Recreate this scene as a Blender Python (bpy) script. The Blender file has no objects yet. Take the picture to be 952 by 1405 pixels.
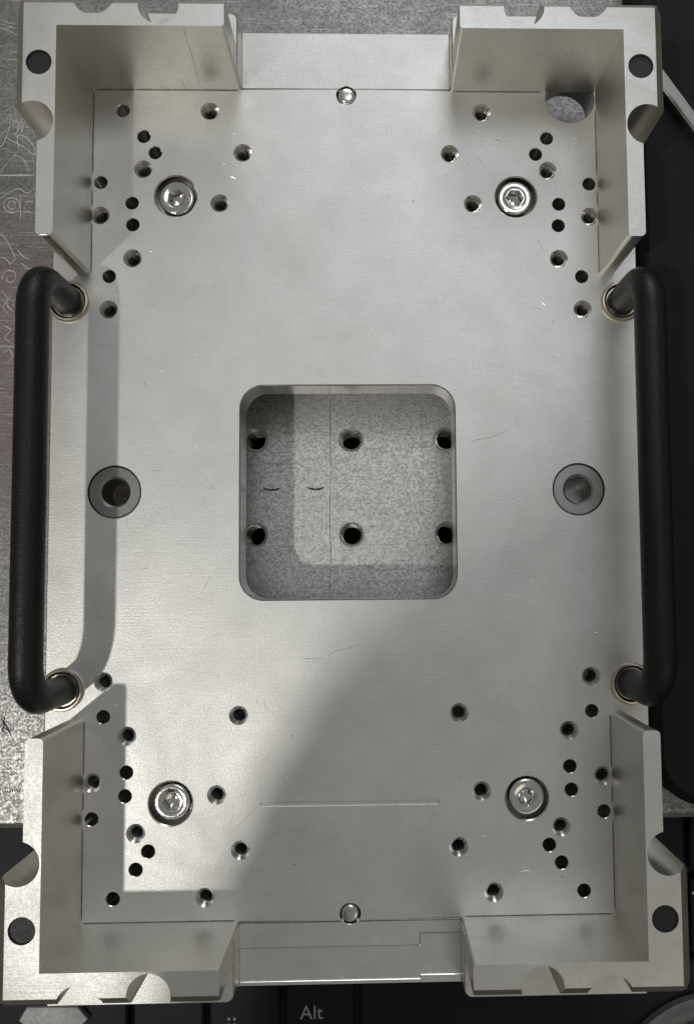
import bpy, bmesh, math, random
from mathutils import Vector, Matrix
from mathutils.geometry import delaunay_2d_cdt

random.seed(7)
U = 0.001                      # everything below is laid out in millimetres
scene = bpy.context.scene

# ---------------------------------------------------------------- camera
cam_d = bpy.data.cameras.new('camera')
cam = bpy.data.objects.new('camera', cam_d)
scene.collection.objects.link(cam)
CR = Matrix(((0.99968538, 0.00707347, -0.02406476),
             (-0.00855039, 0.99804982, -0.0618341),
             (0.02358044, 0.06202041, 0.99779629)))
CLOC = Vector((9.349, -29.135, 277.55))
cam.matrix_world = Matrix.Translation(CLOC * U) @ CR.to_4x4()
cam_d.sensor_fit = 'HORIZONTAL'
cam_d.sensor_width = 36
cam_d.lens = 1095.95 / 952 * 36
cam_d.shift_x = -65.13 / 952
cam_d.shift_y = 18.25 / 952
cam_d.clip_start = 0.01
cam_d.clip_end = 50
scene.camera = cam

# ---------------------------------------------------------------- world, lamps, exposure
world = bpy.data.worlds.new('World')
scene.world = world
world.use_nodes = True
wn = world.node_tree
wn.nodes.clear()
wo = wn.nodes.new('ShaderNodeOutputWorld')
wb = wn.nodes.new('ShaderNodeBackground')
wg = wn.nodes.new('ShaderNodeTexCoord')
ws = wn.nodes.new('ShaderNodeSeparateXYZ')
wr = wn.nodes.new('ShaderNodeValToRGB')
wr.color_ramp.elements[0].position = 0.0
wr.color_ramp.elements[0].color = (0.08, 0.07, 0.055, 1)
wr.color_ramp.elements[1].position = 1.0
wr.color_ramp.elements[1].color = (0.203, 0.208, 0.203, 1)
e = wr.color_ramp.elements.new(0.45)
e.color = (0.225, 0.208, 0.172, 1)
wn.links.new(wg.outputs['Generated'], ws.inputs[0])
wn.links.new(ws.outputs['Z'], wr.inputs[0])
wn.links.new(wr.outputs[0], wb.inputs['Color'])
wb.inputs['Strength'].default_value = 1.0
wn.links.new(wb.outputs[0], wo.inputs['Surface'])


def area_lamp(name, loc, target, size, power, color, spread=180):
    d = bpy.data.lights.new(name, 'AREA')
    d.shape = 'DISK'
    d.size = size
    d.energy = power
    d.color = color
    d.spread = math.radians(spread)
    o = bpy.data.objects.new(name, d)
    scene.collection.objects.link(o)
    o.location = Vector(loc)
    o.rotation_euler = (Vector(target) - Vector(loc)).to_track_quat('-Z', 'Y').to_euler()
    return o


area_lamp('ceiling_lamp', (-0.92, -0.755, 2.0), (0, 0, 0), 0.07, 13.6, (1.0, 0.965, 0.89))
area_lamp('far_fill', (0.30, 0.90, 2.0), (0, 0, 0), 0.9, 4.4, (0.90, 0.95, 1.0))  # unseen soft fill, added to brighten the deck's middle and far end
area_lamp('warm_fill', (0.75, -0.95, 1.25), (0.05, -0.05, 0), 0.7, 0.9, (1.0, 0.90, 0.74))  # added weak fill without a known source, warms the lower right
area_lamp('side_lamp', (0.12, 1.5, 0.85), (0, 0, 0), 0.8, 5.5, (0.97, 0.99, 1.0))

scene.view_settings.view_transform = 'Standard'
scene.view_settings.look = 'None'
scene.view_settings.exposure = 0.0
scene.view_settings.gamma = 1.0
scene.view_settings.use_curve_mapping = False
scene.render.engine = 'CYCLES'


# ---------------------------------------------------------------- materials
def nodes_of(name):
    m = bpy.data.materials.new(name)
    m.use_nodes = True
    nt = m.node_tree
    return m, nt, nt.nodes['Principled BSDF']


def tex_noise(nt, scale, detail=4, rough=0.6, vec=None, dist=0.0):
    n = nt.nodes.new('ShaderNodeTexNoise')
    n.inputs['Scale'].default_value = scale
    n.inputs['Detail'].default_value = detail
    n.inputs['Roughness'].default_value = rough
    n.inputs['Distortion'].default_value = dist
    if vec is not None:
        nt.links.new(vec, n.inputs['Vector'])
    return n


def mapping(nt, scale, rot=(0, 0, 0)):
    tc = nt.nodes.new('ShaderNodeTexCoord')
    mp = nt.nodes.new('ShaderNodeMapping')
    mp.inputs['Scale'].default_value = scale
    mp.inputs['Rotation'].default_value = rot
    nt.links.new(tc.outputs['Object'], mp.inputs['Vector'])
    return mp.outputs[0]


def mrange(nt, val, a, b, c, d):
    r = nt.nodes.new('ShaderNodeMapRange')
    r.inputs['From Min'].default_value = a
    r.inputs['From Max'].default_value = b
    r.inputs['To Min'].default_value = c
    r.inputs['To Max'].default_value = d
    nt.links.new(val, r.inputs['Value'])
    return r.outputs[0]


def mixrgb(nt, fac, a, b, mode='MIX'):
    m = nt.nodes.new('ShaderNodeMix')
    m.data_type = 'RGBA'
    m.blend_type = mode
    for idx, v in ((6, a), (7, b)):
        if isinstance(v, tuple):
            m.inputs[idx].default_value = v
        else:
            nt.links.new(v, m.inputs[idx])
    if isinstance(fac, float):
        m.inputs[0].default_value = fac
    else:
        nt.links.new(fac, m.inputs[0])
    return m.outputs[2]


def math_node(nt, op, a, b):
    m = nt.nodes.new('ShaderNodeMath')
    m.operation = op
    for i, v in enumerate((a, b)):
        if isinstance(v, (int, float)):
            m.inputs[i].default_value = v
        else:
            nt.links.new(v, m.inputs[i])
    return m.outputs[0]


def bump(nt, bsdf, h, strength, dist):
    b = nt.nodes.new('ShaderNodeBump')
    b.inputs['Strength'].default_value = strength
    b.inputs['Distance'].default_value = dist
    nt.links.new(h, b.inputs['Height'])
    nt.links.new(b.outputs[0], bsdf.inputs['Normal'])
    return b


def mat_aluminium(name, base, r0, r1, grain, streak_rot, bstr, metal=1.0):
    """machined, fine-blasted aluminium: grain, cutter streaks, cloudy handling marks"""
    m, nt, p = nodes_of(name)
    obj = mapping(nt, (1, 1, 1))
    g = tex_noise(nt, grain, 3, 0.7, obj)
    st = tex_noise(nt, 1.0, 3, 0.6, mapping(nt, (90, 2600, 2600), streak_rot))
    cl = tex_noise(nt, 22, 5, 0.6, obj, 0.8)
    cl2 = tex_noise(nt, 70, 4, 0.6, obj, 0.3)
    rr = math_node(nt, 'ADD', mrange(nt, cl.outputs['Fac'], 0.3, 0.7, r0, r1),
                   mrange(nt, g.outputs['Fac'], 0.3, 0.7, -0.05, 0.05))
    nt.links.new(rr, p.inputs['Roughness'])
    c1 = mixrgb(nt, mrange(nt, cl2.outputs['Fac'], 0.35, 0.7, 0.0, 1.0),
                base, tuple(base[i] * f for i, f in enumerate((0.90, 0.90, 0.90))) + (1,))
    c2 = mixrgb(nt, mrange(nt, g.outputs['Fac'], 0.35, 0.75, 0.0, 0.55), c1,
                tuple(b * 0.72 for b in base[:3]) + (1,))
    c3 = mixrgb(nt, mrange(nt, st.outputs['Fac'], 0.4, 0.75, 0.0, 0.42), c2,
                tuple(b * 0.8 for b in base[:3]) + (1,))
    # oily handling smudges with their own outlines
    sm = tex_noise(nt, 13, 6, 0.62, obj, 1.6)
    c4 = mixrgb(nt, mrange(nt, sm.outputs['Fac'], 0.50, 0.66, 0.0, 0.75), c3, (base[0] * 0.80, base[1] * 0.80, base[2] * 0.79, 1))
    nt.links.new(c4, p.inputs['Base Color'])
    p.inputs['Metallic'].default_value = metal
    h = math_node(nt, 'ADD', g.outputs['Fac'], math_node(nt, 'MULTIPLY', st.outputs['Fac'], 0.6))
    bump(nt, p, h, bstr, 0.00012)
    return m


def mat_plain(name, col, rough, metal=0.0, noise=900, var=0.25, bstr=0.15, bdist=0.0001, spec=0.5):
    m, nt, p = nodes_of(name)
    obj = mapping(nt, (1, 1, 1))
    g = tex_noise(nt, noise, 4, 0.65, obj)
    l = tex_noise(nt, noise * 0.05, 4, 0.6, obj)
    c = mixrgb(nt, mrange(nt, l.outputs['Fac'], 0.35, 0.7, 0.0, 1.0), col + (1,),
               tuple(x * (1 - var) for x in col) + (1,))
    nt.links.new(c, p.inputs['Base Color'])
    p.inputs['Metallic'].default_value = metal
    nt.links.new(mrange(nt, g.outputs['Fac'], 0.3, 0.7, rough - 0.06, rough + 0.06), p.inputs['Roughness'])
    p.inputs['Specular IOR Level'].default_value = spec
    bump(nt, p, g.outputs['Fac'], bstr, bdist)
    return m


def mat_bench():
    """worn zinc-coated steel: crystalline speckle, grime, faint rusty tint, hairline scratches"""
    m, nt, p = nodes_of('worn_zinc_steel')
    obj = mapping(nt, (1, 1, 1))
    v = nt.nodes.new('ShaderNodeTexVoronoi')
    v.inputs['Scale'].default_value = 1400
    nt.links.new(obj, v.inputs['Vector'])
    g = tex_noise(nt, 1300, 3, 0.7, obj)
    big = tex_noise(nt, 26, 6, 0.65, obj, 1.0)
    red = tex_noise(nt, 14, 4, 0.6, obj, 0.5)
    sep = nt.nodes.new('ShaderNodeSeparateColor')
    nt.links.new(v.outputs['Color'], sep.inputs[0])
    spk = math_node(nt, 'ADD', math_node(nt, 'MULTIPLY', sep.outputs[0], 0.55),
                    math_node(nt, 'MULTIPLY', g.outputs['Fac'], 0.45))
    c = mixrgb(nt, mrange(nt, spk, 0.25, 0.75, 0.0, 1.0), (0.20, 0.20, 0.20, 1), (0.43, 0.427, 0.422, 1))
    c = mixrgb(nt, mrange(nt, big.outputs['Fac'], 0.40, 0.66, 0.0, 0.55), c, (0.13, 0.128, 0.13, 1))
    c = mixrgb(nt, mrange(nt, red.outputs['Fac'], 0.48, 0.72, 0.0, 0.2), c, (0.30, 0.215, 0.205, 1))
    sm = nt.nodes.new('ShaderNodeVectorMath')
    sm.operation = 'DISTANCE'
    nt.links.new(obj, sm.inputs[0])
    sm.inputs[1].default_value = (-0.135, 0.055, -0.035)
    st = math_node(nt, 'ADD', sm.outputs['Value'], mrange(nt, big.outputs['Fac'], 0.2, 0.8, -0.03, 0.03))
    c = mixrgb(nt, mrange(nt, st, 0.035, 0.085, 0.45, 0.0), c, (0.27, 0.17, 0.17, 1))
    # base colour is lighter round the middle, fading out to the darker rest
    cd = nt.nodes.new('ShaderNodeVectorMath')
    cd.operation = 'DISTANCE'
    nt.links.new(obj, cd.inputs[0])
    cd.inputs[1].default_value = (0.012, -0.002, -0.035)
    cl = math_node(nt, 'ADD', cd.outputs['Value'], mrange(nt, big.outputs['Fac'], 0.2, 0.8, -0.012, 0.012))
    pale_base = mixrgb(nt, mrange(nt, spk, 0.25, 0.75, 0.0, 1.0), (0.50, 0.50, 0.495, 1), (0.95, 0.95, 0.94, 1))
    c = mixrgb(nt, mrange(nt, cl, 0.045, 0.075, 0.9, 0.0), c, pale_base)
    for rz, lo, amt, col in ((0.6, 0.60, 0.6, (0.85, 0.84, 0.83, 1)), (-0.5, 0.62, 0.5, (0.85, 0.84, 0.83, 1)), (1.25, 0.60, 0.45, (0.10, 0.10, 0.10, 1)),
                             (0.02, 0.60, 0.4, (0.12, 0.12, 0.12, 1)), (2.2, 0.63, 0.5, (0.8, 0.8, 0.8, 1))):
        sn = tex_noise(nt, 1.0, 4, 0.7, mapping(nt, (45, 1900, 45), (0, 0, rz)))
        c = mixrgb(nt, mrange(nt, sn.outputs['Fac'], lo, lo + 0.08, 0.0, amt), c, col)
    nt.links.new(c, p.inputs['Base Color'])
    p.inputs['Metallic'].default_value = 0.65
    nt.links.new(mrange(nt, spk, 0.2, 0.8, 0.50, 0.34), p.inputs['Roughness'])
    bump(nt, p, spk, 0.45, 0.0002)
    return m


M = {}
M['deck'] = mat_aluminium('blasted_aluminium', (0.82, 0.822, 0.81, 1), 0.44, 0.58, 1500, (0, 0, 0), 0.52, 0.95)
M['wall'] = mat_aluminium('milled_aluminium', (0.77, 0.75, 0.70, 1), 0.36, 0.46, 1100, (0, 0, 0), 0.12)
M['cut'] = mat_aluminium('cut_aluminium', (0.82, 0.81, 0.79, 1), 0.18, 0.26, 1100, (0, 0, 0), 0.05)
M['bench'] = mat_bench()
M['steel'] = mat_plain('ground_steel', (0.42, 0.42, 0.41), 0.36, 1.0, 1200, 0.2, 0.15)
M['thread'] = mat_plain('dark_thread_steel', (0.58, 0.575, 0.56), 0.22, 1.0, 1200, 0.2, 0.1)
M['pin'] = mat_plain('satin_steel_pin', (0.70, 0.70, 0.69), 0.24, 1.0, 1200, 0.2, 0.1)
M['bright'] = mat_plain('zinc_plated_steel', (0.80, 0.79, 0.76), 0.14, 1.0, 1400, 0.2, 0.2)
M['nickel'] = mat_plain('nickel_plated_steel', (0.66, 0.60, 0.50), 0.30, 1.0, 900, 0.15, 0.1)
M['black'] = mat_plain('black_powder_coat', (0.008, 0.008, 0.010), 0.38, 0.0, 950, 0.3, 0.6, 0.0003, spec=0.35)
M['plug'] = mat_plain('dark_rubber_magnet', (0.012, 0.012, 0.015), 0.55, 0.0, 900, 0.3, 0.2)
M['scratch'] = mat_plain('fresh_scratch_metal', (0.66, 0.65, 0.64), 0.5, 0.5, 900, 0.1, 0.2)
M['grime'] = mat_plain('dark_grime', (0.06, 0.058, 0.055), 0.7, 0.0, 900, 0.3, 0.2)
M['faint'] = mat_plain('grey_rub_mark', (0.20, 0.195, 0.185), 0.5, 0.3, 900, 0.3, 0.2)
M['keyboard'] = mat_plain('black_keyboard_plastic', (0.010, 0.011, 0.016), 0.45, 0.0, 1500, 0.3, 0.2, spec=0.2)
M['keycap'] = mat_plain('dark_navy_key_plastic', (0.006, 0.007, 0.012), 0.5, 0.0, 1800, 0.3, 0.25, spec=0.2)
M['legend'] = mat_plain('white_key_print', (0.32, 0.32, 0.32), 0.6, 0.0, 900, 0.1, 0.1)
M['cloth'] = mat_plain('black_padded_case', (0.010, 0.010, 0.011), 0.75, 0.0, 700, 0.3, 0.5, 0.0003, spec=0.25)
M['desk'] = mat_plain('dark_desk', (0.014, 0.014, 0.017), 0.5, 0.0, 500, 0.3, 0.2)
M['greyring'] = mat_plain('grey_satin_metal', (0.13, 0.135, 0.135), 0.4, 0.7, 900, 0.2, 0.2)
M['tab'] = mat_plain('mottled_zinc', (0.30, 0.30, 0.31), 0.5, 0.6, 700, 0.45, 0.3)
M['blue'] = mat_plain('deep_navy_lacquer', (0.012, 0.014, 0.06), 0.3, 0.0, 900, 0.3, 0.1)
M['blocker'] = mat_plain('dark_blocker_matte', (0.025, 0.026, 0.030), 0.85, 0.0, 600, 0.3, 0.4, 0.0003)


# ---------------------------------------------------------------- mesh helpers (mm in, metres out)
def link(o, parent=None):
    scene.collection.objects.link(o)
    if parent is not None:
        o.parent = parent
    return o


def finish(name, bm, mat, parent=None, sharp=32, loc=(0, 0, 0)):
    me = bpy.data.meshes.new(name)
    bmesh.ops.recalc_face_normals(bm, faces=bm.faces[:])
    bmesh.ops.scale(bm, vec=(U, U, U), verts=bm.verts[:])
    bm.to_mesh(me)
    bm.free()
    for p in me.polygons:
        p.use_smooth = True
    me.set_sharp_from_angle(angle=math.radians(sharp))
    me.materials.append(mat)
    o = bpy.data.objects.new(name, me)
    o.location = Vector(loc) * U
    return link(o, parent)


def empty(name, loc=(0, 0, 0)):
    o = bpy.data.objects.new(name, None)
    o.empty_display_size = 0.02
    o.location = Vector(loc) * U
    return link(o)


def tag(o, label=None, cat=None, group=None, kind=None):
    if label:
        o['label'] = label
    if cat:
        o['category'] = cat
    if group:
        o['group'] = group
    if kind:
        o['kind'] = kind
    return o


def circle(x, y, r, n=32, ph=0.0):
    return [(x + r * math.cos(ph + 2 * math.pi * i / n), y + r * math.sin(ph + 2 * math.pi * i / n)) for i in range(n)]


def rrect(x0, x1, y0, y1, r, n=8):
    pts = []
    for cx, cy, a in ((x1 - r, y1 - r, 0), (x0 + r, y1 - r, 90), (x0 + r, y0 + r, 180), (x1 - r, y0 + r, 270)):
        for i in range(n + 1):
            t = math.radians(a + 90 * i / n)
            pts.append((cx + r * math.cos(t), cy + r * math.sin(t)))
    return pts


def prism(bm, loop, z0, z1, top_inset=None, bev=0.0):
    """closed prism from a 2-D loop; bev gives a small chamfer round the top"""
    n = len(loop)
    rings = [[bm.verts.new((x, y, z0)) for x, y in loop]]
    if bev > 0:
        cx = sum(p[0] for p in loop) / n
        cy = sum(p[1] for p in loop) / n
        rings.append([bm.verts.new((x, y, z1 - bev)) for x, y in loop])
        ins = []
        for i in range(n):
            a, b, c = Vector(loop[i - 1]), Vector(loop[i]), Vector(loop[(i + 1) % n])
            d1, d2 = (b - a), (c - b)
            if d1.length < 1e-6:
                d1 = d2
            if d2.length < 1e-6:
                d2 = d1
            d1.normalize()
            d2.normalize()
            t = (d1 + d2)
            t = t.normalized() if t.length > 1e-6 else d1
            nrm = Vector((-t.y, t.x))
            k = bev / max(0.35, abs(nrm.dot(Vector((-d1.y, d1.x)))))
            ins.append((b.x + nrm.x * k, b.y + nrm.y * k))
        rings.append([bm.verts.new((x, y, z1)) for x, y in ins])
    else:
        rings.append([bm.verts.new((x, y, z1)) for x, y in loop])
    for a, b in zip(rings, rings[1:]):
        for i in range(n):
            j = (i + 1) % n
            bm.faces.new((a[i], a[j], b[j], b[i]))
    bm.faces.new(rings[-1])
    bm.faces.new(list(reversed(rings[0])))
    return bm


def ccw(loop):
    s = sum(loop[i - 1][0] * loop[i][1] - loop[i][0] * loop[i - 1][1] for i in range(len(loop)))
    return loop if s > 0 else list(reversed(loop))


def lathe(bm, prof, x=0, y=0, n=40, close=False):
    """revolve (r, z) profile about a vertical axis"""
    rings = []
    for r, z in prof:
        if r < 1e-6:
            rings.append([bm.verts.new((x, y, z))])
        else:
            rings.append([bm.verts.new((x + r * math.cos(2 * math.pi * i / n), y + r * math.sin(2 * math.pi * i / n), z)) for i in range(n)])
    pairs = list(zip(rings, rings[1:]))
    if close:
        pairs.append((rings[-1], rings[0]))
    for a, b in pairs:
        for i in range(n):
            j = (i + 1) % n
            if len(a) == 1 and len(b) == 1:
                continue
            if len(a) == 1:
                bm.faces.new((a[0], b[j], b[i]))
            elif len(b) == 1:
                bm.faces.new((a[i], a[j], b[0]))
            else:
                bm.faces.new((a[i], a[j], b[j], b[i]))
    return bm


def tube(bm, path, radii, n=20, cap=True):
    rings = []
    up = None
    for i, p in enumerate(path):
        p = Vector(p)
        t = (Vector(path[min(i + 1, len(path) - 1)]) - Vector(path[max(i - 1, 0)])).normalized()
        if up is None:
            up = t.orthogonal().normalized()
        u = (up - t * up.dot(t)).normalized()
        up = u
        w = t.cross(u)
        r = radii[i] if isinstance(radii, (list, tuple)) else radii
        rings.append([bm.verts.new(p + (u * math.cos(2 * math.pi * k / n) + w * math.sin(2 * math.pi * k / n)) * r) for k in range(n)])
    for a, b in zip(rings, rings[1:]):
        for i in range(n):
            j = (i + 1) % n
            bm.faces.new((a[i], a[j], b[j], b[i]))
    if cap:
        bm.faces.new(rings[0])
        bm.faces.new(list(reversed(rings[-1])))
    return bm


def inside(pt, loop):
    x, y = pt
    c = False
    n = len(loop)
    for i in range(n):
        x1, y1 = loop[i]
        x2, y2 = loop[i - 1]
        if (y1 > y) != (y2 > y) and x < (x2 - x1) * (y - y1) / (y2 - y1) + x1:
            c = not c
    return c


def box2(x0, x1, y0, y1):
    return [(x0, y0), (x1, y0), (x1, y1), (x0, y1)]


def px(x, y, z):
    """layout measurement: where a sight line meets the level z (used once for marks on flat surfaces)"""
    d = CR @ Vector(((x - 541.13) / 1095.95, -(y - 720.75) / 1095.95, -1))
    t = (z - CLOC.z) / d.z
    q = CLOC + d * t
    return (q.x, q.y)


def ribbon(bm, pts, z, w, h=0.06):
    """a thin raised burr along a polyline"""
    out = []
    n = len(pts)
    L, R, T = [], [], []
    for i, p in enumerate(pts):
        a = Vector(pts[max(0, i - 1)])
        b = Vector(pts[min(n - 1, i + 1)])
        t = (b - a).normalized()
        nn = Vector((-t.y, t.x))
        ww = w * (0.25 if i in (0, n - 1) else 1.0) * random.uniform(0.75, 1.2)
        L.append(bm.verts.new((p[0] + nn.x * ww / 2, p[1] + nn.y * ww / 2, z + 0.004)))
        R.append(bm.verts.new((p[0] - nn.x * ww / 2, p[1] - nn.y * ww / 2, z + 0.004)))
        T.append(bm.verts.new((p[0], p[1], z + h)))
    for i in range(n - 1):
        bm.faces.new((L[i], T[i], T[i + 1], L[i + 1]))
        bm.faces.new((T[i], R[i], R[i + 1], T[i + 1]))


def smooth_poly(pts, k=4):
    out = []
    n = len(pts)
    for i in range(n - 1):
        p0, p1, p2, p3 = [Vector(pts[max(0, min(n - 1, i + d))]) for d in (-1, 0, 1, 2)]
        for j in range(k):
            t = j / k
            q = 0.5 * ((2 * p1) + (p2 - p0) * t + (2 * p0 - 5 * p1 + 4 * p2 - p3) * t * t + (3 * p1 - p0 - 3 * p2 + p3) * t ** 3)
            out.append((q.x, q.y))
    out.append(tuple(pts[-1]))
    return out


# ================================================================ setting
BENCH_Z = -35.0
KEY_Z = -55.0
bm = bmesh.new()
prism(bm, ccw(box2(-900, 900, -900, 900)), -80, -68)
desk = finish('desk', bm, M['desk'])
tag(desk, kind='structure')

# steel bench plate with its grid of threaded holes
bm = bmesh.new()
bx0, bx1, by0, by1 = -420, 420, -124.2, 420
holes = []
for ix in range(-3, 4):
    for iy in range(-4, 6):
        x, y = ix * 37.5 + 0.1, 24.3 + iy * 37.6
        if by0 + 9 < y and abs(x) < 120 and (abs(x) < 60 or abs(x) > 100):
            holes.append((x, y))


def plate_with_holes(bm, outline, cuts, ztop, zbot):
    """cuts: list of dict(loop, inner, c, depth, thread). Chamfer ring from loop (z=ztop) to inner (ztop-c)."""
    verts, edges, low = [], [], {}

    def add(loop, z):
        b = len(verts)
        for q in loop:
            verts.append(Vector(q))
            low[len(verts) - 1] = z
        for i in range(len(loop)):
            edges.append((b + i, b + (i + 1) % len(loop)))
    for loop, z in outline:
        add(loop, z)
    for c in cuts:
        add(c['loop'], 0.0)
        add(c['inner'], -c['c'])
    vo, eo, fo, ov, oe, of = delaunay_2d_cdt(verts, edges, [], 0, 1e-5)
    zs = []
    for src in ov:
        zs.append(min([low[s] for s in src], default=0.0))
    outer = outline[0][0]
    bbs = []
    for c in cuts:
        xs = [p[0] for p in c['inner']]
        ys = [p[1] for p in c['inner']]
        bbs.append((min(xs), max(xs), min(ys), max(ys)))
    top = [bm.verts.new((v.x, v.y, ztop + z)) for v, z in zip(vo, zs)]
    ec = {}
    for f in fo:
        cx = sum(vo[i].x for i in f) / len(f)
        cy = sum(vo[i].y for i in f) / len(f)
        if not inside((cx, cy), outer):
            continue
        hit = False
        for c, b in zip(cuts, bbs):
            if b[0] < cx < b[1] and b[2] < cy < b[3] and inside((cx, cy), c['inner']):
                hit = True
                break
        if hit:
            continue
        bm.faces.new([top[i] for i in f])
        for i in range(len(f)):
            a, b = f[i], f[(i + 1) % len(f)]
            ec.setdefault((min(a, b), max(a, b)), []).append((a, b))
    used = {}
    blind = [(c, b) for c, b in zip(cuts, bbs) if c.get('depth')]

    def lower(i):
        v = vo[i]
        d = zbot
        for c, b in blind:
            if b[0] - 0.01 < v.x < b[1] + 0.01 and b[2] - 0.01 < v.y < b[3] + 0.01:
                d = ztop - c['depth']
        if i not in used:
            used[i] = bm.verts.new((v.x, v.y, d))
        return used[i]
    for k, l in ec.items():
        if len(l) == 1:
            a, b = l[0]
            bm.faces.new((top[b], top[a], lower(a), lower(b)))
    for c, b in blind:
        bm.faces.new([bm.verts.new((x, y, ztop - c['depth'])) for x, y in c['inner']])
        if c.get('shaft'):
            pass
    for v in [v for v in bm.verts if not v.link_faces]:
        bm.verts.remove(v)


cuts = [dict(loop=circle(x, y, 5.0, 28), inner=circle(x, y, 4.3, 28), c=0.7) for x, y in holes]
plate_with_holes(bm, [(box2(bx0, bx1, by0, by1), -1.6), (box2(bx0 + 2, bx1 - 2, by0 + 2.2, by1 - 2), 0.0)], cuts, BENCH_Z, BENCH_Z - 19)
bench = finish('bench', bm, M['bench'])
tag(bench, kind='structure')

# thread sleeves in the bench holes (one mesh, shared)
b = bmesh.new()
prof = []
z = BENCH_Z - 0.8
while z > BENCH_Z - 17:
    prof += [(4.25, z), (3.75, z - 0.6), (3.75, z - 0.75)]
    z -= 1.35
lathe(b, prof, 0, 0, 28)
th0 = finish('thread_sleeve', b, M['bright'], bench)
for i, (x, y) in enumerate(holes):
    o = th0 if i == 0 else th0.copy()
    if i:
        scene.collection.objects.link(o)
    o.location = (x * U, y * U, 0)

# scratched handwriting, scribed lines and dents in the bench
bm = bmesh.new()


def zz(pts, s=4.685, ox=0, oy=100):
    return [px(ox + a / s, oy + b / s, BENCH_Z) for a, b in pts]


hand = [
    [(30, 305), (55, 270), (72, 275), (62, 340), (35, 420), (10, 468), (-10, 455), (5, 400), (40, 360)],
    [(78, 370), (85, 315), (105, 300), (118, 330), (105, 385), (85, 385)],
    [(112, 390), (132, 312), (142, 315), (138, 380), (160, 308), (170, 315), (168, 355)],
    [(178, 350), (200, 340), (205, 365), (218, 388)],
    [(40, 412), (110, 452), (170, 485), (226, 528), (214, 465), (165, 410), (120, 398), (112, 440), (125, 500)],
    [(-10, 655), (40, 585), (80, 540), (105, 530), (140, 545), (165, 585), (192, 645)],
    [(-5, 815), (45, 772), (118, 742), (150, 760), (180, 770), (215, 742)],
    [(75 + 52 * math.cos(t), 848 + 48 * math.sin(t)) for t in [i * 0.5 for i in range(14)]],
    [(75 + 25 * math.cos(t), 848 + 26 * math.sin(t)) for t in [i * 0.6 for i in range(11)]],
    [(128, 770), (132, 860), (128, 950)],
    [(150, 893), (180, 890), (212, 897)], [(160, 830), (190, 822), (215, 830)],
    [(0, 1030), (45, 1080), (75, 1140), (96, 1195), (60, 1225)],
    [(130, 1215), (170, 1250), (215, 1275)],
    [(20, 1330), (15, 1295), (50, 1268), (92, 1280), (100, 1315), (70, 1345), (40, 1330), (55, 1305)],
    [(110, 1130), (150, 1180), (190, 1190)], [(0, 1180), (40, 1195), (70, 1240)],
    [(10, 1400), (50, 1450), (20, 1500), (60, 1560)], [(80, 1420), (40, 1480), (90, 1540)],
    [(15, 1620), (70, 1650), (30, 1700), (85, 1740)], [(10, 1800), (60, 1780), (80, 1830), (30, 1870)],
]
for h in hand:
    ribbon(bm, smooth_poly(zz(h), 4), BENCH_Z, 0.24)
ribbon(bm, zz([(-10, 655), (60, 656), (140, 655), (226, 655)]), BENCH_Z, 0.7)
for a, b in (((0, 26), (24, 33)), ((0, 32), (23, 38)), ((0, 38), (23, 46)), ((412, 566), (456, 591)), ((508, 540), (536, 566)), ((536, 566), (572, 598)),
             ((348, 700), (420, 742)), ((520, 700), (530, 742)), ((560, 640), (590, 660))):
    q = [px(a[0] + (b[0] - a[0]) * t, a[1] + (b[1] - a[1]) * t + random.uniform(-1, 1), BENCH_Z) for t in (0, 0.3, 0.6, 1)]
    ribbon(bm, q, BENCH_Z, 0.25)
for _ in range(110):
    if random.random() < 0.45:
        x, y = random.uniform(345, 612), random.uniform(545, 815)
    else:
        x, y = random.uniform(-5, 62), random.uniform(0, 1130)
    a = random.choice((0.6, -0.5, 0.05, 1.5)) + random.uniform(-0.3, 0.3)
    l = random.uniform(3, 16)
    wx, wy = px(x, y, BENCH_Z)
    if any((wx - hx_) ** 2 + (wy - hy_) ** 2 < (5.4 + l * 0.3) ** 2 for hx_, hy_ in holes):
        continue
    k = random.uniform(-0.08, 0.08)
    ribbon(bm, [px(x + l * math.cos(a + k * t) * t, y + l * math.sin(a + k * t) * t, BENCH_Z) for t in (-1, -0.4, 0.3, 1)], BENCH_Z, random.uniform(0.08, 0.17), 0.03)
o = finish('scratched_writing', bm, M['scratch'], bench)
o['kind'] = 'stuff'
o['label'] = 'pale scratched handwriting and lines on the steel bench'
bm = bmesh.new()
ribbon(bm, [px(453 + random.uniform(-.6, .6), y, BENCH_Z) for y in range(535, 825, 24)], BENCH_Z, 0.2, 0.02)
ribbon(bm, [px(578, y, BENCH_Z) for y in range(560, 640, 20)], BENCH_Z, 0.2, 0.02)
for cx, cy in ((373, 670), (433, 669)):
    ribbon(bm, [px(cx + a, cy + 2.5 - 3.0 * (a / 12) ** 2, BENCH_Z) for a in (-12, -8, -4, 0, 4, 8, 12)], BENCH_Z, 0.9, 0.02)
for _ in range(26):
    x, y = random.uniform(345, 615), random.uniform(545, 815)
    wx, wy = px(x, y, BENCH_Z)
    if any((wx - hx_) ** 2 + (wy - hy_) ** 2 < 60 for hx_, hy_ in holes):
        continue
    a = random.uniform(0, 3.14)
    l = random.uniform(2, 7)
    ribbon(bm, [px(x + l * math.cos(a) * t, y + l * math.sin(a) * t, BENCH_Z) for t in (-1, 0, 1)], BENCH_Z, 0.3, 0.02)
for s in ([(2, 985), (6, 996), (3, 1003), (11, 1008)], [(8, 978), (5, 990), (13, 1004), (19, 1001)], [(0, 996), (9, 1000), (17, 1012)], [(16, 1014), (21, 1020)], [(24, 970), (28, 972)]):
    ribbon(bm, [px(a, b, BENCH_Z) for a, b in s], BENCH_Z, 0.7, 0.02)
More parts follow.
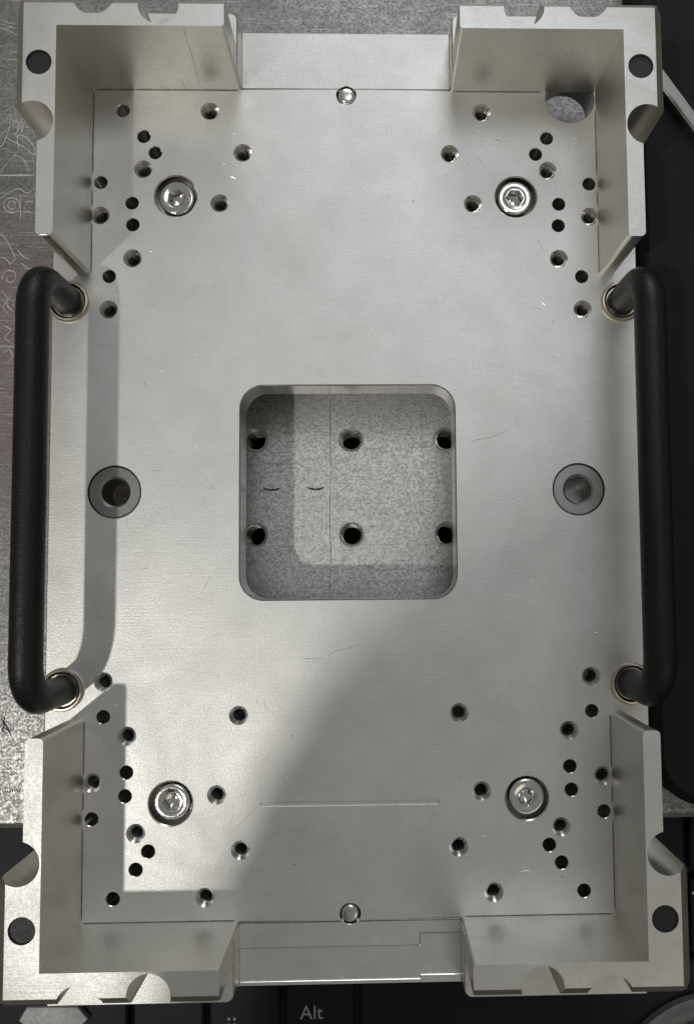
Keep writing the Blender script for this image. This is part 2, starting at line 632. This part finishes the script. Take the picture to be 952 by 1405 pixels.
for i in range(8):
    ribbon(bm, [px(3 + i * 3.2, 1083.5, BENCH_Z), px(4.6 + i * 3.2, 1086 + random.uniform(-1, 1), BENCH_Z), px(5.0 + i * 3.2, 1088, BENCH_Z)], BENCH_Z, 0.5, 0.02)
o = finish('dark_marks', bm, M['grime'], bench)
o['kind'] = 'stuff'
o['label'] = 'dark scribed lines, dents and ink marks on the steel bench'

# ================================================================ the fixture plate
fix = empty('fixture_plate', (0, 0, -35))
tag(fix, 'silver aluminium fixture plate with four L-shaped corner walls, square window and two black handles', 'fixture plate')


def part(name, bm, mat, parent=None, **k):
    o = finish(name, bm, mat, None, **k)
    o.parent = parent or fix
    if parent is None:         # the Empty stands at the plate's base: undo its offset
        o.matrix_parent_inverse = Matrix.Translation(-Vector((0, 0, -35)) * U)
    return o


TAP = [(48.75, 137.15), (72.2, 115.7), (37.0, 121.8), (87.1, 98.75), (45.1, 103.3), (75.6, 83.2), (83.75, 64.8)]
PLAIN = [(72.1, 127.7), (68.0, 121.75), (87.1, 110.8), (76.0, 103.3), (75.65, 95.4), (83.7, 76.7)]
HW, HL = 103.5, 166.7
cuts = []
taps = []


def cut(loop_fn, r_out, r_in, c, depth=None):
    cuts.append(dict(loop=loop_fn(r_out), inner=loop_fn(r_in), c=c, depth=depth))


for sx in (-1, 1):
    for sy in (-1, 1):
        for x, y in TAP:
            X, Y = sx * x, sy * y
            cuts.append(dict(loop=circle(X, Y, 3.25, 32), inner=circle(X, Y, 2.55, 32), c=0.75))
            taps.append((X, Y))
        for x, y in PLAIN:
            X, Y = sx * x, sy * y
            cuts.append(dict(loop=circle(X, Y, 2.45, 28), inner=circle(X, Y, 2.25, 28), c=0.2))
        # cap screw counterbore
        X, Y = sx * 60.6, sy * 105.9
        cuts.append(dict(loop=circle(X, Y, 7.75, 48), inner=circle(X, Y, 7.35, 48), c=0.4, depth=9.0))
        # handle foot recess
        X, Y = sx * 97.6, sy * 67.4
    # bushing bore
    cuts.append(dict(loop=circle(sx * 80.86, 0.3, 9.35, 56), inner=circle(sx * 80.86, 0.3, 9.2, 56), c=0.15))
for X, Y in ((-79.6, 137.2), (-79.6, -137.2), (79.6, -137.2)):
    cuts.append(dict(loop=circle(X, Y, 2.45, 28), inner=circle(X, Y, 2.25, 28), c=0.2))
for sx in (-1, 1):
    cuts.append(dict(loop=circle(sx * 37.8, -76.7, 3.25, 32), inner=circle(sx * 37.8, -76.7, 2.55, 32), c=0.75))
    taps.append((sx * 37.8, -76.7))
    cuts.append(dict(loop=circle(0, sx * 143.4, 3.7, 36), inner=circle(0, sx * 143.4, 3.5, 36), c=0.2))
cuts.append(dict(loop=circle(80.9, 142.6, 9.2, 56), inner=circle(80.9, 142.6, 9.05, 56), c=0.05))
cuts.append(dict(loop=rrect(-37.9, 37.9, -37.8, 37.9, 8.6, 10), inner=rrect(-37.5, 37.5, -37.4, 37.5, 8.2, 10), c=0.45))
cuts.append(dict(loop=rrect(-30.4, 30.6, -107.5, -106.0, 0.7, 4), inner=rrect(-30.35, 30.55, -107.45, -106.05, 0.65, 4), c=0.05, depth=0.7))


def outline(d):
    w, l = HW - d, HL - d
    k = 37.2 + d
    yb = 145.5 - d
    return [(-k, -yb), (-k, -l), (-97 + d * .4, -l), (-w, -157 + d * .4), (-w, 157 - d * .4), (-97 + d * .4, l), (-k, l), (-k, yb), (k, yb), (k, l), (97 - d * .4, l),
            (w, 157 - d * .4), (w, -157 + d * .4), (97 - d * .4, -l), (k, -l), (k, -yb)]


bm = bmesh.new()
plate_with_holes(bm, [(outline(0), -0.35), (outline(0.35), 0.0)], cuts, 0.0, -13.0)
# bottom face
n0 = len(bm.verts)
# stepped sills at both short ends
zt = -0.35


def slab(x0, x1, y0, y1, z1, z0=-13.0, b=0.2):
    prism(bm, box2(x0, x1, y0, y1), z0, z1, bev=b)


def pinned_slab(x0, x1, y0, y1, z1, cy):
    lp = box2(x0, x1, y0, y1)
    if cy < 0:                 # leaves room for the pocket at the right end
        lp = [(x0, y0), (23.3, y0), (23.3, -150.1), (x1, -150.1), (x1, y1), (x0, y1)]
    plate_with_holes(bm, [(lp, 0.0)], [dict(loop=circle(0, cy, 3.7, 36), inner=circle(0, cy, 3.5, 36), c=0.15)], z1, -13.0)


pinned_slab(-37.2, 37.2, 146.0, 166.6, -0.3, 143.4)
slab(-37.2, 37.2, 145.4, 146.0, -1.1)
pinned_slab(-37.2, 37.2, -154.1, -146.2, -0.35, -143.4)
slab(-37.2, 37.2, -146.2, -145.4, -1.3)
slab(-37.2, 37.2, -154.6, -153.8, -1.9, b=0.02)
slab(23.2, 24.0, -154.0, -150.0, -1.9, b=0.02)
slab(23.5, 37.2, -150.7, -150.1, -1.9, b=0.02)
prism(bm, ccw([(-37.2, -165.3), (23.6, -165.3), (23.6, -164.0), (37.2, -164.0), (37.2, -150.6), (23.65, -150.6), (23.65, -154.5), (-37.2, -154.5)]), -13.0, -1.0, bev=0.06)
slab(-37.2, 23.6, -166.6, -165.25, -0.45, b=0.14)
slab(23.62, 37.2, -166.6, -163.95, -0.45, b=0.14)
deck = part('deck', bm, M['deck'])
deck.data.materials.append(M['cut'])
for p in deck.data.polygons:           # drilled and chamfered faces are freshly cut, brighter metal
    if abs(p.normal.z) < 0.97:
        p.material_index = 1

# thread inserts in the tapped holes (one mesh, shared)
prof = []
z = -0.9
while z > -12.4:
    prof += [(2.5, z), (2.12, z - 0.42), (2.12, z - 0.5)]
    z -= 0.92
prof += [(2.5, -12.7)]
b = bmesh.new()
lathe(b, prof, 0, 0, 28)
ins0 = part('thread_insert', b, M['thread'])
for i, (X, Y) in enumerate(taps):
    o = ins0 if i == 0 else ins0.copy()
    if i:
        scene.collection.objects.link(o)
    o.location = (X * U, Y * U, 0)

# corner walls: one is shaped, the other three are its mirror images
def make_corner(mx, my):
    def solid(loop, z0, z1):
        b = bmesh.new()
        prism(b, ccw(loop), z0, z1)
        bmesh.ops.recalc_face_normals(b, faces=b.faces[:])
        bmesh.ops.scale(b, vec=(U, U, U), verts=b.verts[:])
        me = bpy.data.meshes.new('tmp')
        b.to_mesh(me)
        b.free()
        o = bpy.data.objects.new('tmp', me)
        scene.collection.objects.link(o)
        return o

    def raw(verts, faces):
        me = bpy.data.meshes.new('tmp')
        me.from_pydata([Vector(v) * U for v in verts], [], faces)
        b = bmesh.new()
        b.from_mesh(me)
        bmesh.ops.recalc_face_normals(b, faces=b.faces[:])
        b.to_mesh(me)
        b.free()
        o = bpy.data.objects.new('tmp', me)
        scene.collection.objects.link(o)
        return o
    H = 33.6
    r = 1.6
    arc = lambda cx, cy, rr, a0, a1, n=11: [(cx + rr * math.cos(math.radians(a0 + (a1 - a0) * i / n)), cy + rr * math.sin(math.radians(a0 + (a1 - a0) * i / n))) for i in range(n + 1)]
    foot = [(90, 145), (90, 77 + r)] + arc(90 + r, 77 + r, r, 180, 270) + arc(95.4 - r, 77 + r, r, 270, 360) + \
           [(95.4, 107.2), (103.48, 119.6), (103.48, 152), (100.5, 155.2)] + arc(37.5 + 1.2, 155.2 - 1.2, 1.2, 90, 180) + arc(37.5 + 1.0, 145 + 1.0, 1.0, 180, 270)
    base = solid(foot, -0.5, H)
    cutters = []
    # outer chamfers (triangular prisms)
    def tri(axis, p0, p1):
        vs, fs = [], []
        for q in (p0, p1):
            if axis == 'y':
                vs += [(100.3, q, H + 0.02), (106, q, H + 0.02), (106, q, H - 6.2 * 0.985)]
            else:
                vs += [(q, 152.3, H + 0.02), (q, 158, H + 0.02), (q, 158, H - 5.7 * 0.985)]
        return raw(vs, [(0, 1, 2), (5, 4, 3), (0, 3, 4, 1), (1, 4, 5, 2), (2, 5, 3, 0)])
    cutters.append(tri('y', 100, 170))
    cutters.append(tri('x', 30, 120))
    cutters.append(solid(circle(58.2, 152.1, 6.45, 40), 10.0, 60))
    cutters.append(solid(circle(78.8, 155.3, 6.7, 40), 10.0, 60))
    cutters.append(solid(circle(97.0, 113.6, 6.6, 40), -5, 60))
    cutters.append(solid(circle(95.3, 132.8, 4.05, 32), H - 2.6, 60))
    if (mx, my) == (1, 1):
        cutters.append(solid(circle(80.9, 142.6, 9.05, 56), -5, 0.0))
    for c in cutters:
        md = base.modifiers.new('b', 'BOOLEAN')
        md.operation = 'DIFFERENCE'
        md.solver = 'EXACT'
        md.object = c
    bv = base.modifiers.new('v', 'BEVEL')
    bv.width = 0.38 * U
    bv.segments = 2
    bv.limit_method = 'ANGLE'
    bv.angle_limit = math.radians(40)
    bv.use_clamp_overlap = True
    for mm in (M['wall'], M['deck'], M['cut']):
        base.data.materials.append(mm)
    bv.material = 2
    dg = bpy.context.evaluated_depsgraph_get()
    me = bpy.data.meshes.new_from_object(base.evaluated_get(dg))
    for c in cutters + [base]:
        bpy.data.objects.remove(c)
    b = bmesh.new()
    b.from_mesh(me)
    bmesh.ops.scale(b, vec=(1 / U, 1 / U, 1 / U), verts=b.verts[:])
    # low ledge outside the wall
    led = [(37.3, 146.2), (102.9, 146.2), (102.9, 156.9), (96.8, 166.55)] + arc(37.3 + 2.6, 166.55 - 2.6, 2.6, 90, 180)
    if (mx, my) == (1, 1):
        prism(b, ccw(led), 0.3, 10.0, bev=0.35)
    else:
        prism(b, ccw(led), -0.5, 10.0, bev=0.35)
    bmesh.ops.scale(b, vec=(mx, my, 1), verts=b.verts[:])
    o = part('corner_wall', b, M['wall'], sharp=12)
    o.data.materials.append(M['deck'])
    o.data.materials.append(M['cut'])
    for p in o.data.polygons:          # face-milled tops carry the blasted finish of the deck
        if p.material_index != 2 and abs(p.normal.z) > 0.97:
            p.material_index = 1
    # dark magnet plug let into the rim
    b = bmesh.new()
    lathe(b, [(0, H - 2.55), (3.95, H - 2.55), (3.95, H - 1.0), (3.75, H - 0.8), (0, H - 0.85)], mx * 95.3, my * 132.8, 32)
    part('magnet_plug', b, M['plug'], o)
    return o


for mx in (-1, 1):
    for my in (-1, 1):
        make_corner(mx, my)

# socket head cap screws
def screw_mesh(rot):
    b = bmesh.new()
    R, top = 6.25, -0.8
    n = 48
    hexr = 3.0
    ring = lambda r, z: [b.verts.new((r * math.cos(2 * math.pi * i / n), r * math.sin(2 * math.pi * i / n), z)) for i in range(n)]

    def hexring(r, z):
        out = []
        for i in range(n):
            a = 2 * math.pi * i / n
            k = (a - rot) % (math.pi / 3) - math.pi / 6
            rr = r * math.cos(math.pi / 6) / math.cos(k)
            out.append(b.verts.new((rr * math.cos(a), rr * math.sin(a), z)))
        return out
    rs = [ring(R, -8.9), ring(R, top - 1.0), ring(R - 0.15, top - 0.45), ring(R - 0.55, top - 0.08), ring(R - 0.9, top), ring(4.0, top), ring(3.75, top - 0.12),
          hexring(hexr * 1.12, top - 0.15), hexring(hexr, top - 0.5), hexring(hexr, top - 4.2), ring(1.2, top - 5.0)]
    for a, c in zip(rs, rs[1:]):
        for i in range(n):
            j = (i + 1) % n
            b.faces.new((a[i], a[j], c[j], c[i]))
    b.faces.new(rs[-1])
    b.faces.new(list(reversed(rs[0])))
    # raised grade marks round the head
    for i in range(9):
        a = rot * 3 + 3.6 + i * 0.2
        if i in (4,):
            continue
        t = Matrix.Rotation(a, 4, 'Z') @ Matrix.Translation((4.7, 0, top - 0.05))
        w = random.choice((0.16, 0.3))
        bmesh.ops.create_cube(b, size=1.0, matrix=t @ Matrix.Diagonal((0.62, w, 0.3, 1)))
        if i % 2:
            bmesh.ops.create_cube(b, size=1.0, matrix=t @ Matrix.Translation((random.choice((-.25, .25)), 0.15, 0)) @ Matrix.Diagonal((0.14, 0.45, 0.3, 1)))
    return b


for i, (sx, sy) in enumerate(((-1, 1), (1, 1), (-1, -1), (1, -1))):
    b = screw_mesh((0.35, 1.0, 0.1, 0.7)[i])
    bmesh.ops.translate(b, vec=(sx * 60.6 + (0.1, -0.25, 0.2, 0.1)[i], sy * 105.9 + (-0.2, 0.1, 0.2, 0.2)[i], 0), verts=b.verts[:])
    part('cap_screw', b, M['bright'])

# guide bushings
for sx in (-1, 1):
    b = bmesh.new()
    lathe(b, [(8.95, -12.9), (8.95, -0.75), (8.6, -0.4), (5.5, -0.4), (4.75, -1.1), (4.7, -12.9)], sx * 80.86, 0.3, 64, close=True)
    part('guide_bushing', b, M['steel'])

b = bmesh.new()
lathe(b, [(0, -12.5), (4.65, -12.5), (4.65, -12.9), (0, -12.9)], 80.86, 0.3, 40)
part('bore_bottom', b, M['steel'])

# dowel pins at the two short ends
for sy in (-1, 1):
    b = bmesh.new()
    lathe(b, [(0, -12.9), (3.05, -12.9), (3.05, -0.9), (2.6, -0.3), (2.3, -0.15), (1.2, -0.05), (0, 0.0)], 0.1 * sy, sy * 143.5, 36)
    part('dowel_pin', b, M['pin'])
# bow handles
for sx in (-1, 1):
    X, Y, Z, rr, R = sx * 97.5, 67.4, 29.2, 5.0, 12.0
    path = [(X, -Y, -0.3), (X, -Y, Z - R - 6), (X, -Y, Z - R)]
    for i in range(1, 11):
        a = math.radians(90 * i / 10)
        path.append((X, -Y + R * (1 - math.cos(a)), Z - R + R * math.sin(a)))
    for t in (0.2, 0.4, 0.6, 0.8):
        path.append((X, (-Y + R) + (2 * Y - 2 * R) * t, Z))
    for i in range(10, -1, -1):
        a = math.radians(90 * i / 10)
        path.append((X, Y - R * (1 - math.cos(a)), Z - R + R * math.sin(a)))
    path += [(X, Y, Z - R - 6), (X, Y, -0.3)]
    b = bmesh.new()
    tube(b, path, rr, 32)
    h = part('handle', b, M['black'])
    for sy in (-1, 1):
        b = bmesh.new()
        lathe(b, [(7.3, -0.2), (7.3, 0.9), (6.9, 1.4), (6.3, 1.5), (5.9, 1.1), (5.5, 0.5), (5.05, 0.5), (5.05, -0.2)], X, sy * Y, 48, close=True)
        part('collar', b, M['nickel'], h)

# risers that carry the plate off the bench
for sx in (-1, 1):
    for sy in (-1, 1):
        b = bmesh.new()
        lathe(b, [(0, -35.0), (11.0, -35.0), (11.5, -34.5), (11.5, -13.2), (0, -13.2)], sx * 60.6, sy * 105.9, 32)
        part('riser', b, M['steel'])

# bright scratches down the inner face of the upper left wall
b = bmesh.new()
tube(b, [(-50.4, 144.99, 33.0), (-51.0, 144.98, 17), (-51.9, 144.99, 1.0)], 0.13, 6)
tube(b, [(-57.6, 144.99, 5.5), (-57.4, 144.98, 3), (-57.2, 144.99, 0.8)], 0.10, 6)
o = part('wall_scratches', b, M['scratch'])
o['kind'] = 'stuff'

# hairline marks on the deck
openings = taps + [(sx * x, sy * y) for x, y in PLAIN + [(79.6, 137.2)] for sx in (-1, 1) for sy in (-1, 1)]
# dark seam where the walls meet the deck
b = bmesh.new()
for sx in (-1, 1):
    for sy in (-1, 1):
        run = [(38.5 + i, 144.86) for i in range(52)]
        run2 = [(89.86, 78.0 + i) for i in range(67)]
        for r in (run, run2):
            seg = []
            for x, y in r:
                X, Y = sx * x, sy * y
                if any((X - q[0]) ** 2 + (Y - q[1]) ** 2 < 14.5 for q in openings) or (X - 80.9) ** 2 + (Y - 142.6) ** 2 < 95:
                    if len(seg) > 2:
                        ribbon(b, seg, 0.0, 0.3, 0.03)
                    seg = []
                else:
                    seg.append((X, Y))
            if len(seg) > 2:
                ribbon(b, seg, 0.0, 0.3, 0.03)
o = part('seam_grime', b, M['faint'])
o['kind'] = 'stuff'
b = bmesh.new()
for pts in ([(640, 608), (655, 603), (672, 600), (688, 594), (701, 586)], [(450, 908), (453, 898), (462, 893), (480, 889), (497, 882)], [(408, 903), (425, 904), (444, 904)],
            [(680, 181), (682, 190)], [(676, 193), (683, 192), (689, 194)], [(791, 400), (792, 406)], [(534, 824), (537, 829)]):
    ribbon(b, [px(x, y, 0) for x, y in pts], 0.0, 0.13, 0.02)
for _ in range(40):
    sx = random.choice((-1, 1))
    x, y = random.uniform(-98, 98), random.uniform(-140, 140)
    if abs(x) < 40 and abs(y) < 40 or any((x - q[0]) ** 2 + (y - q[1]) ** 2 < 20 for q in openings):
        continue
    a = random.uniform(0, 3.14)
    l = random.uniform(0.15, 0.6)
    ribbon(b, [(x - l * math.cos(a), y - l * math.sin(a)), (x, y + 0.05), (x + l * math.cos(a), y + l * math.sin(a))], 0.0, random.uniform(0.15, 0.3), 0.02)
o = part('hairline_marks', b, M['faint'])
o['kind'] = 'stuff'
b = bmesh.new()
for _ in range(260):
    if random.random() < 0.5:
        cx, cy = random.choice(taps)
        x, y = cx + random.gauss(0, 9), cy + random.gauss(0, 9)
    else:
        x, y = random.uniform(-98, 98), random.uniform(-141, 141)
    if abs(x) < 41 and abs(y) < 41 or abs(x) > 98 or abs(y) > 141 or any((x - q[0]) ** 2 + (y - q[1]) ** 2 < 30 for q in taps) or abs(x) > 86 and abs(y) > 70:
        continue
    if any((x - sx * 60.6) ** 2 + (y - sy * 105.9) ** 2 < 140 for sx in (-1, 1) for sy in (-1, 1)) or (abs(x) - 80.9) ** 2 + y * y < 160:
        continue
    a = random.uniform(0, 3.14)
    l = abs(random.gauss(0, 1.6)) + 0.4
    k = random.uniform(-0.2, 0.2)
    if any((x - q[0]) ** 2 + (y - q[1]) ** 2 < (3.6 + l) ** 2 for q in openings):
        continue
    ribbon(b, [(x + l * t * math.cos(a + k * t), y + l * t * math.sin(a + k * t)) for t in (-1, -0.4, 0.3, 1)], 0.0, random.uniform(0.05, 0.10), 0.02)
o = part('handling_scratches', b, M['cut'])
o['kind'] = 'stuff'

# ================================================================ things round it
# keyboard beyond the bench edge
kb = empty('keyboard', (30, -180, -68))
tag(kb, 'black keyboard with white key legends under the lower edge of the plate', 'keyboard')


def kpart(name, bm, mat, parent=None):
    o = finish(name, bm, mat, None)
    o.parent = parent or kb
    o.matrix_parent_inverse = Matrix.Translation(-Vector((30, -180, -68)) * U)
    return o


b = bmesh.new()
prism(b, ccw(rrect(-260, 300, -262, -60, 8, 5)), -67.9, -60, bev=1.0)
kpart('keyboard_base', b, M['keyboard'])


def key(x0, x1, y0, y1):
    b = bmesh.new()
    prism(b, ccw(rrect(x0, x1, y0, y1, 1.8, 4)), -60.5, KEY_Z, bev=0.9)
    return kpart('key', b, M['keycap'])


def legend(s, x, y, size, k):
    c = bpy.data.curves.new('legend', 'FONT')
    c.body = s
    c.size = size * U
    c.extrude = 0.03 * U
    t = bpy.data.objects.new('tmp', c)
    scene.collection.objects.link(t)
    dg = bpy.context.evaluated_depsgraph_get()
    me = bpy.data.meshes.new_from_object(t.evaluated_get(dg))
    bpy.data.objects.remove(t)
    me.materials.clear()
    me.materials.append(M['legend'])
    me.transform(Matrix.Translation(Vector((x, y, KEY_Z + 0.05)) * U))
    me.name = 'legend'
    o = bpy.data.objects.new('legend', me)
    link(o, k)
    return o


G = 1.1
rows = [(-217.0, -187.0, [-243, -212, -181, -150.6, -120.2, -89.8, -59.5, -29.2, 0.8, 150, 181, 212, 243]),
        (-184.6, -154.0, [-243, -212, -181, -105, -75, -45, -15, 15, 45, 75, 105, 136.5, 167, 198, 229]),
        (-151.8, -127.0, [-243, -212, -181, -120, -90, -60, -30, 0, 30, 60, 90, 121, 136.6, 167, 198, 229])]
for y0, y1, xs in rows:
    for xa, xb in zip(xs, xs[1:]):
        k = key(xa + G, xb - G, y0, y1)
        if y1 == -187.0 and abs(xa + 29.2) < .1:
            legend('Alt', -22.2, -206.8, 7.6, k)
        if y1 == -187.0 and abs(xa + 59.5) < .1:
            for dx in (0, 2.2):
                for dy in (0, 2.2):
                    legend('▪' if False else '.', -51.5 + dx, -206.6 - dy, 9, k)
        if y1 == -154.0 and abs(xa - 136.5) < .1:
            legend('<', 137.3, -163.0, 7.5, k)
            legend(',', 138.8, -169.2, 11, k)

# hexagonal tab
b = bmesh.new()
prism(b, ccw([(-132.8, -203.8), (-129.7, -198.6), (-109.6, -198.8), (-105.5, -203.8), (-112.3, -210.5), (-125.5, -210.5)]), -54.9, -52.5, bev=0.4)
hx = finish('hexagonal_tab', b, M['tab'])
tag(hx, 'mottled grey hexagonal metal tab below the lower left corner', 'metal tab')

# round dish
b = bmesh.new()
lathe(b, [(0, -54.9), (43, -54.9), (43.5, -53.5), (42.5, -51.6), (40, -50.6), (36.5, -50.4), (34.8, -51.0), (34.2, -52.6), (0, -52.8)], 0, 0, 72)
dish = finish('round_dish', b, M['greyring'], loc=(145, -242, 0))
tag(dish, 'round grey metal ring at the lower right corner of the picture', 'ring')
b = bmesh.new()
lathe(b, [(0, -52.6), (33.9, -52.6), (33.5, -52.2), (0, -52.2)], 0, 0, 64)
o = finish('dish_centre', b, M['blue'], dish)

# black padded case on the bench, right of the plate
b = bmesh.new()
prism(b, ccw(rrect(112.5, 330, -116.0, 330, 19, 10)), -34.95, -20.0, bev=3.0)
case = finish('padded_case', b, M['cloth'])
tag(case, 'flat black padded case with rounded corner lying right of the plate', 'case')

# steel bar lying across the case
b = bmesh.new()
p = [px(903, 92, -18), px(975, 189, -18), px(975, 218, -18), px(903, 121, -18)]
prism(b, ccw([tuple(q) for q in p]), -19.9, -15.5, bev=0.8)
bar = finish('steel_bar', b, M['steel'])
tag(bar, 'narrow bright metal bar slanting out from behind the upper right corner', 'metal bar')

# unseen stand-in for the photographer, shaped so its shadow falls on the plate
b = bmesh.new()
path, rad = [], []
lamp = Vector((-920, -755, 2000))
ctrl = [((34, -420), 350, 70), ((16, -300), 365, 70), ((10, -215), 385, 68), ((18, -165), 420, 67), ((42, -118), 470, 70), ((68, -90), 600, 76), ((105, -66), 850, 84), ((170, -52), 1200, 88), ((260, -55), 1450, 88)]
for (sx, sy), z, rs in ctrl:
    t = z / 2000
    path.append(Vector((sx, sy, 0)) * (1 - t) + lamp * t)
    rad.append(rs * (1 - t))
fine, frad = [], []
for i in range(len(path) - 1):
    p0, p1, p2, p3 = [path[max(0, min(len(path) - 1, i + k))] for k in (-1, 0, 1, 2)]
    for j in range(6):
        t = j / 6
        fine.append(0.5 * ((2 * p1) + (p2 - p0) * t + (2 * p0 - 5 * p1 + 4 * p2 - p3) * t * t + (3 * p1 - p0 - 3 * p2 + p3) * t ** 3))
        frad.append((rad[i] * (1 - t) + rad[i + 1] * t) * (1 + 0.02 * math.sin((i * 6 + j) * 1.7)))
tube(b, fine, frad, 40)
sl = finish('shadow_caster', b, M['blocker'], sharp=60)
tag(sl, 'unseen dark stand-in for the photographer, added to shade the lower right of the plate', 'sleeve')
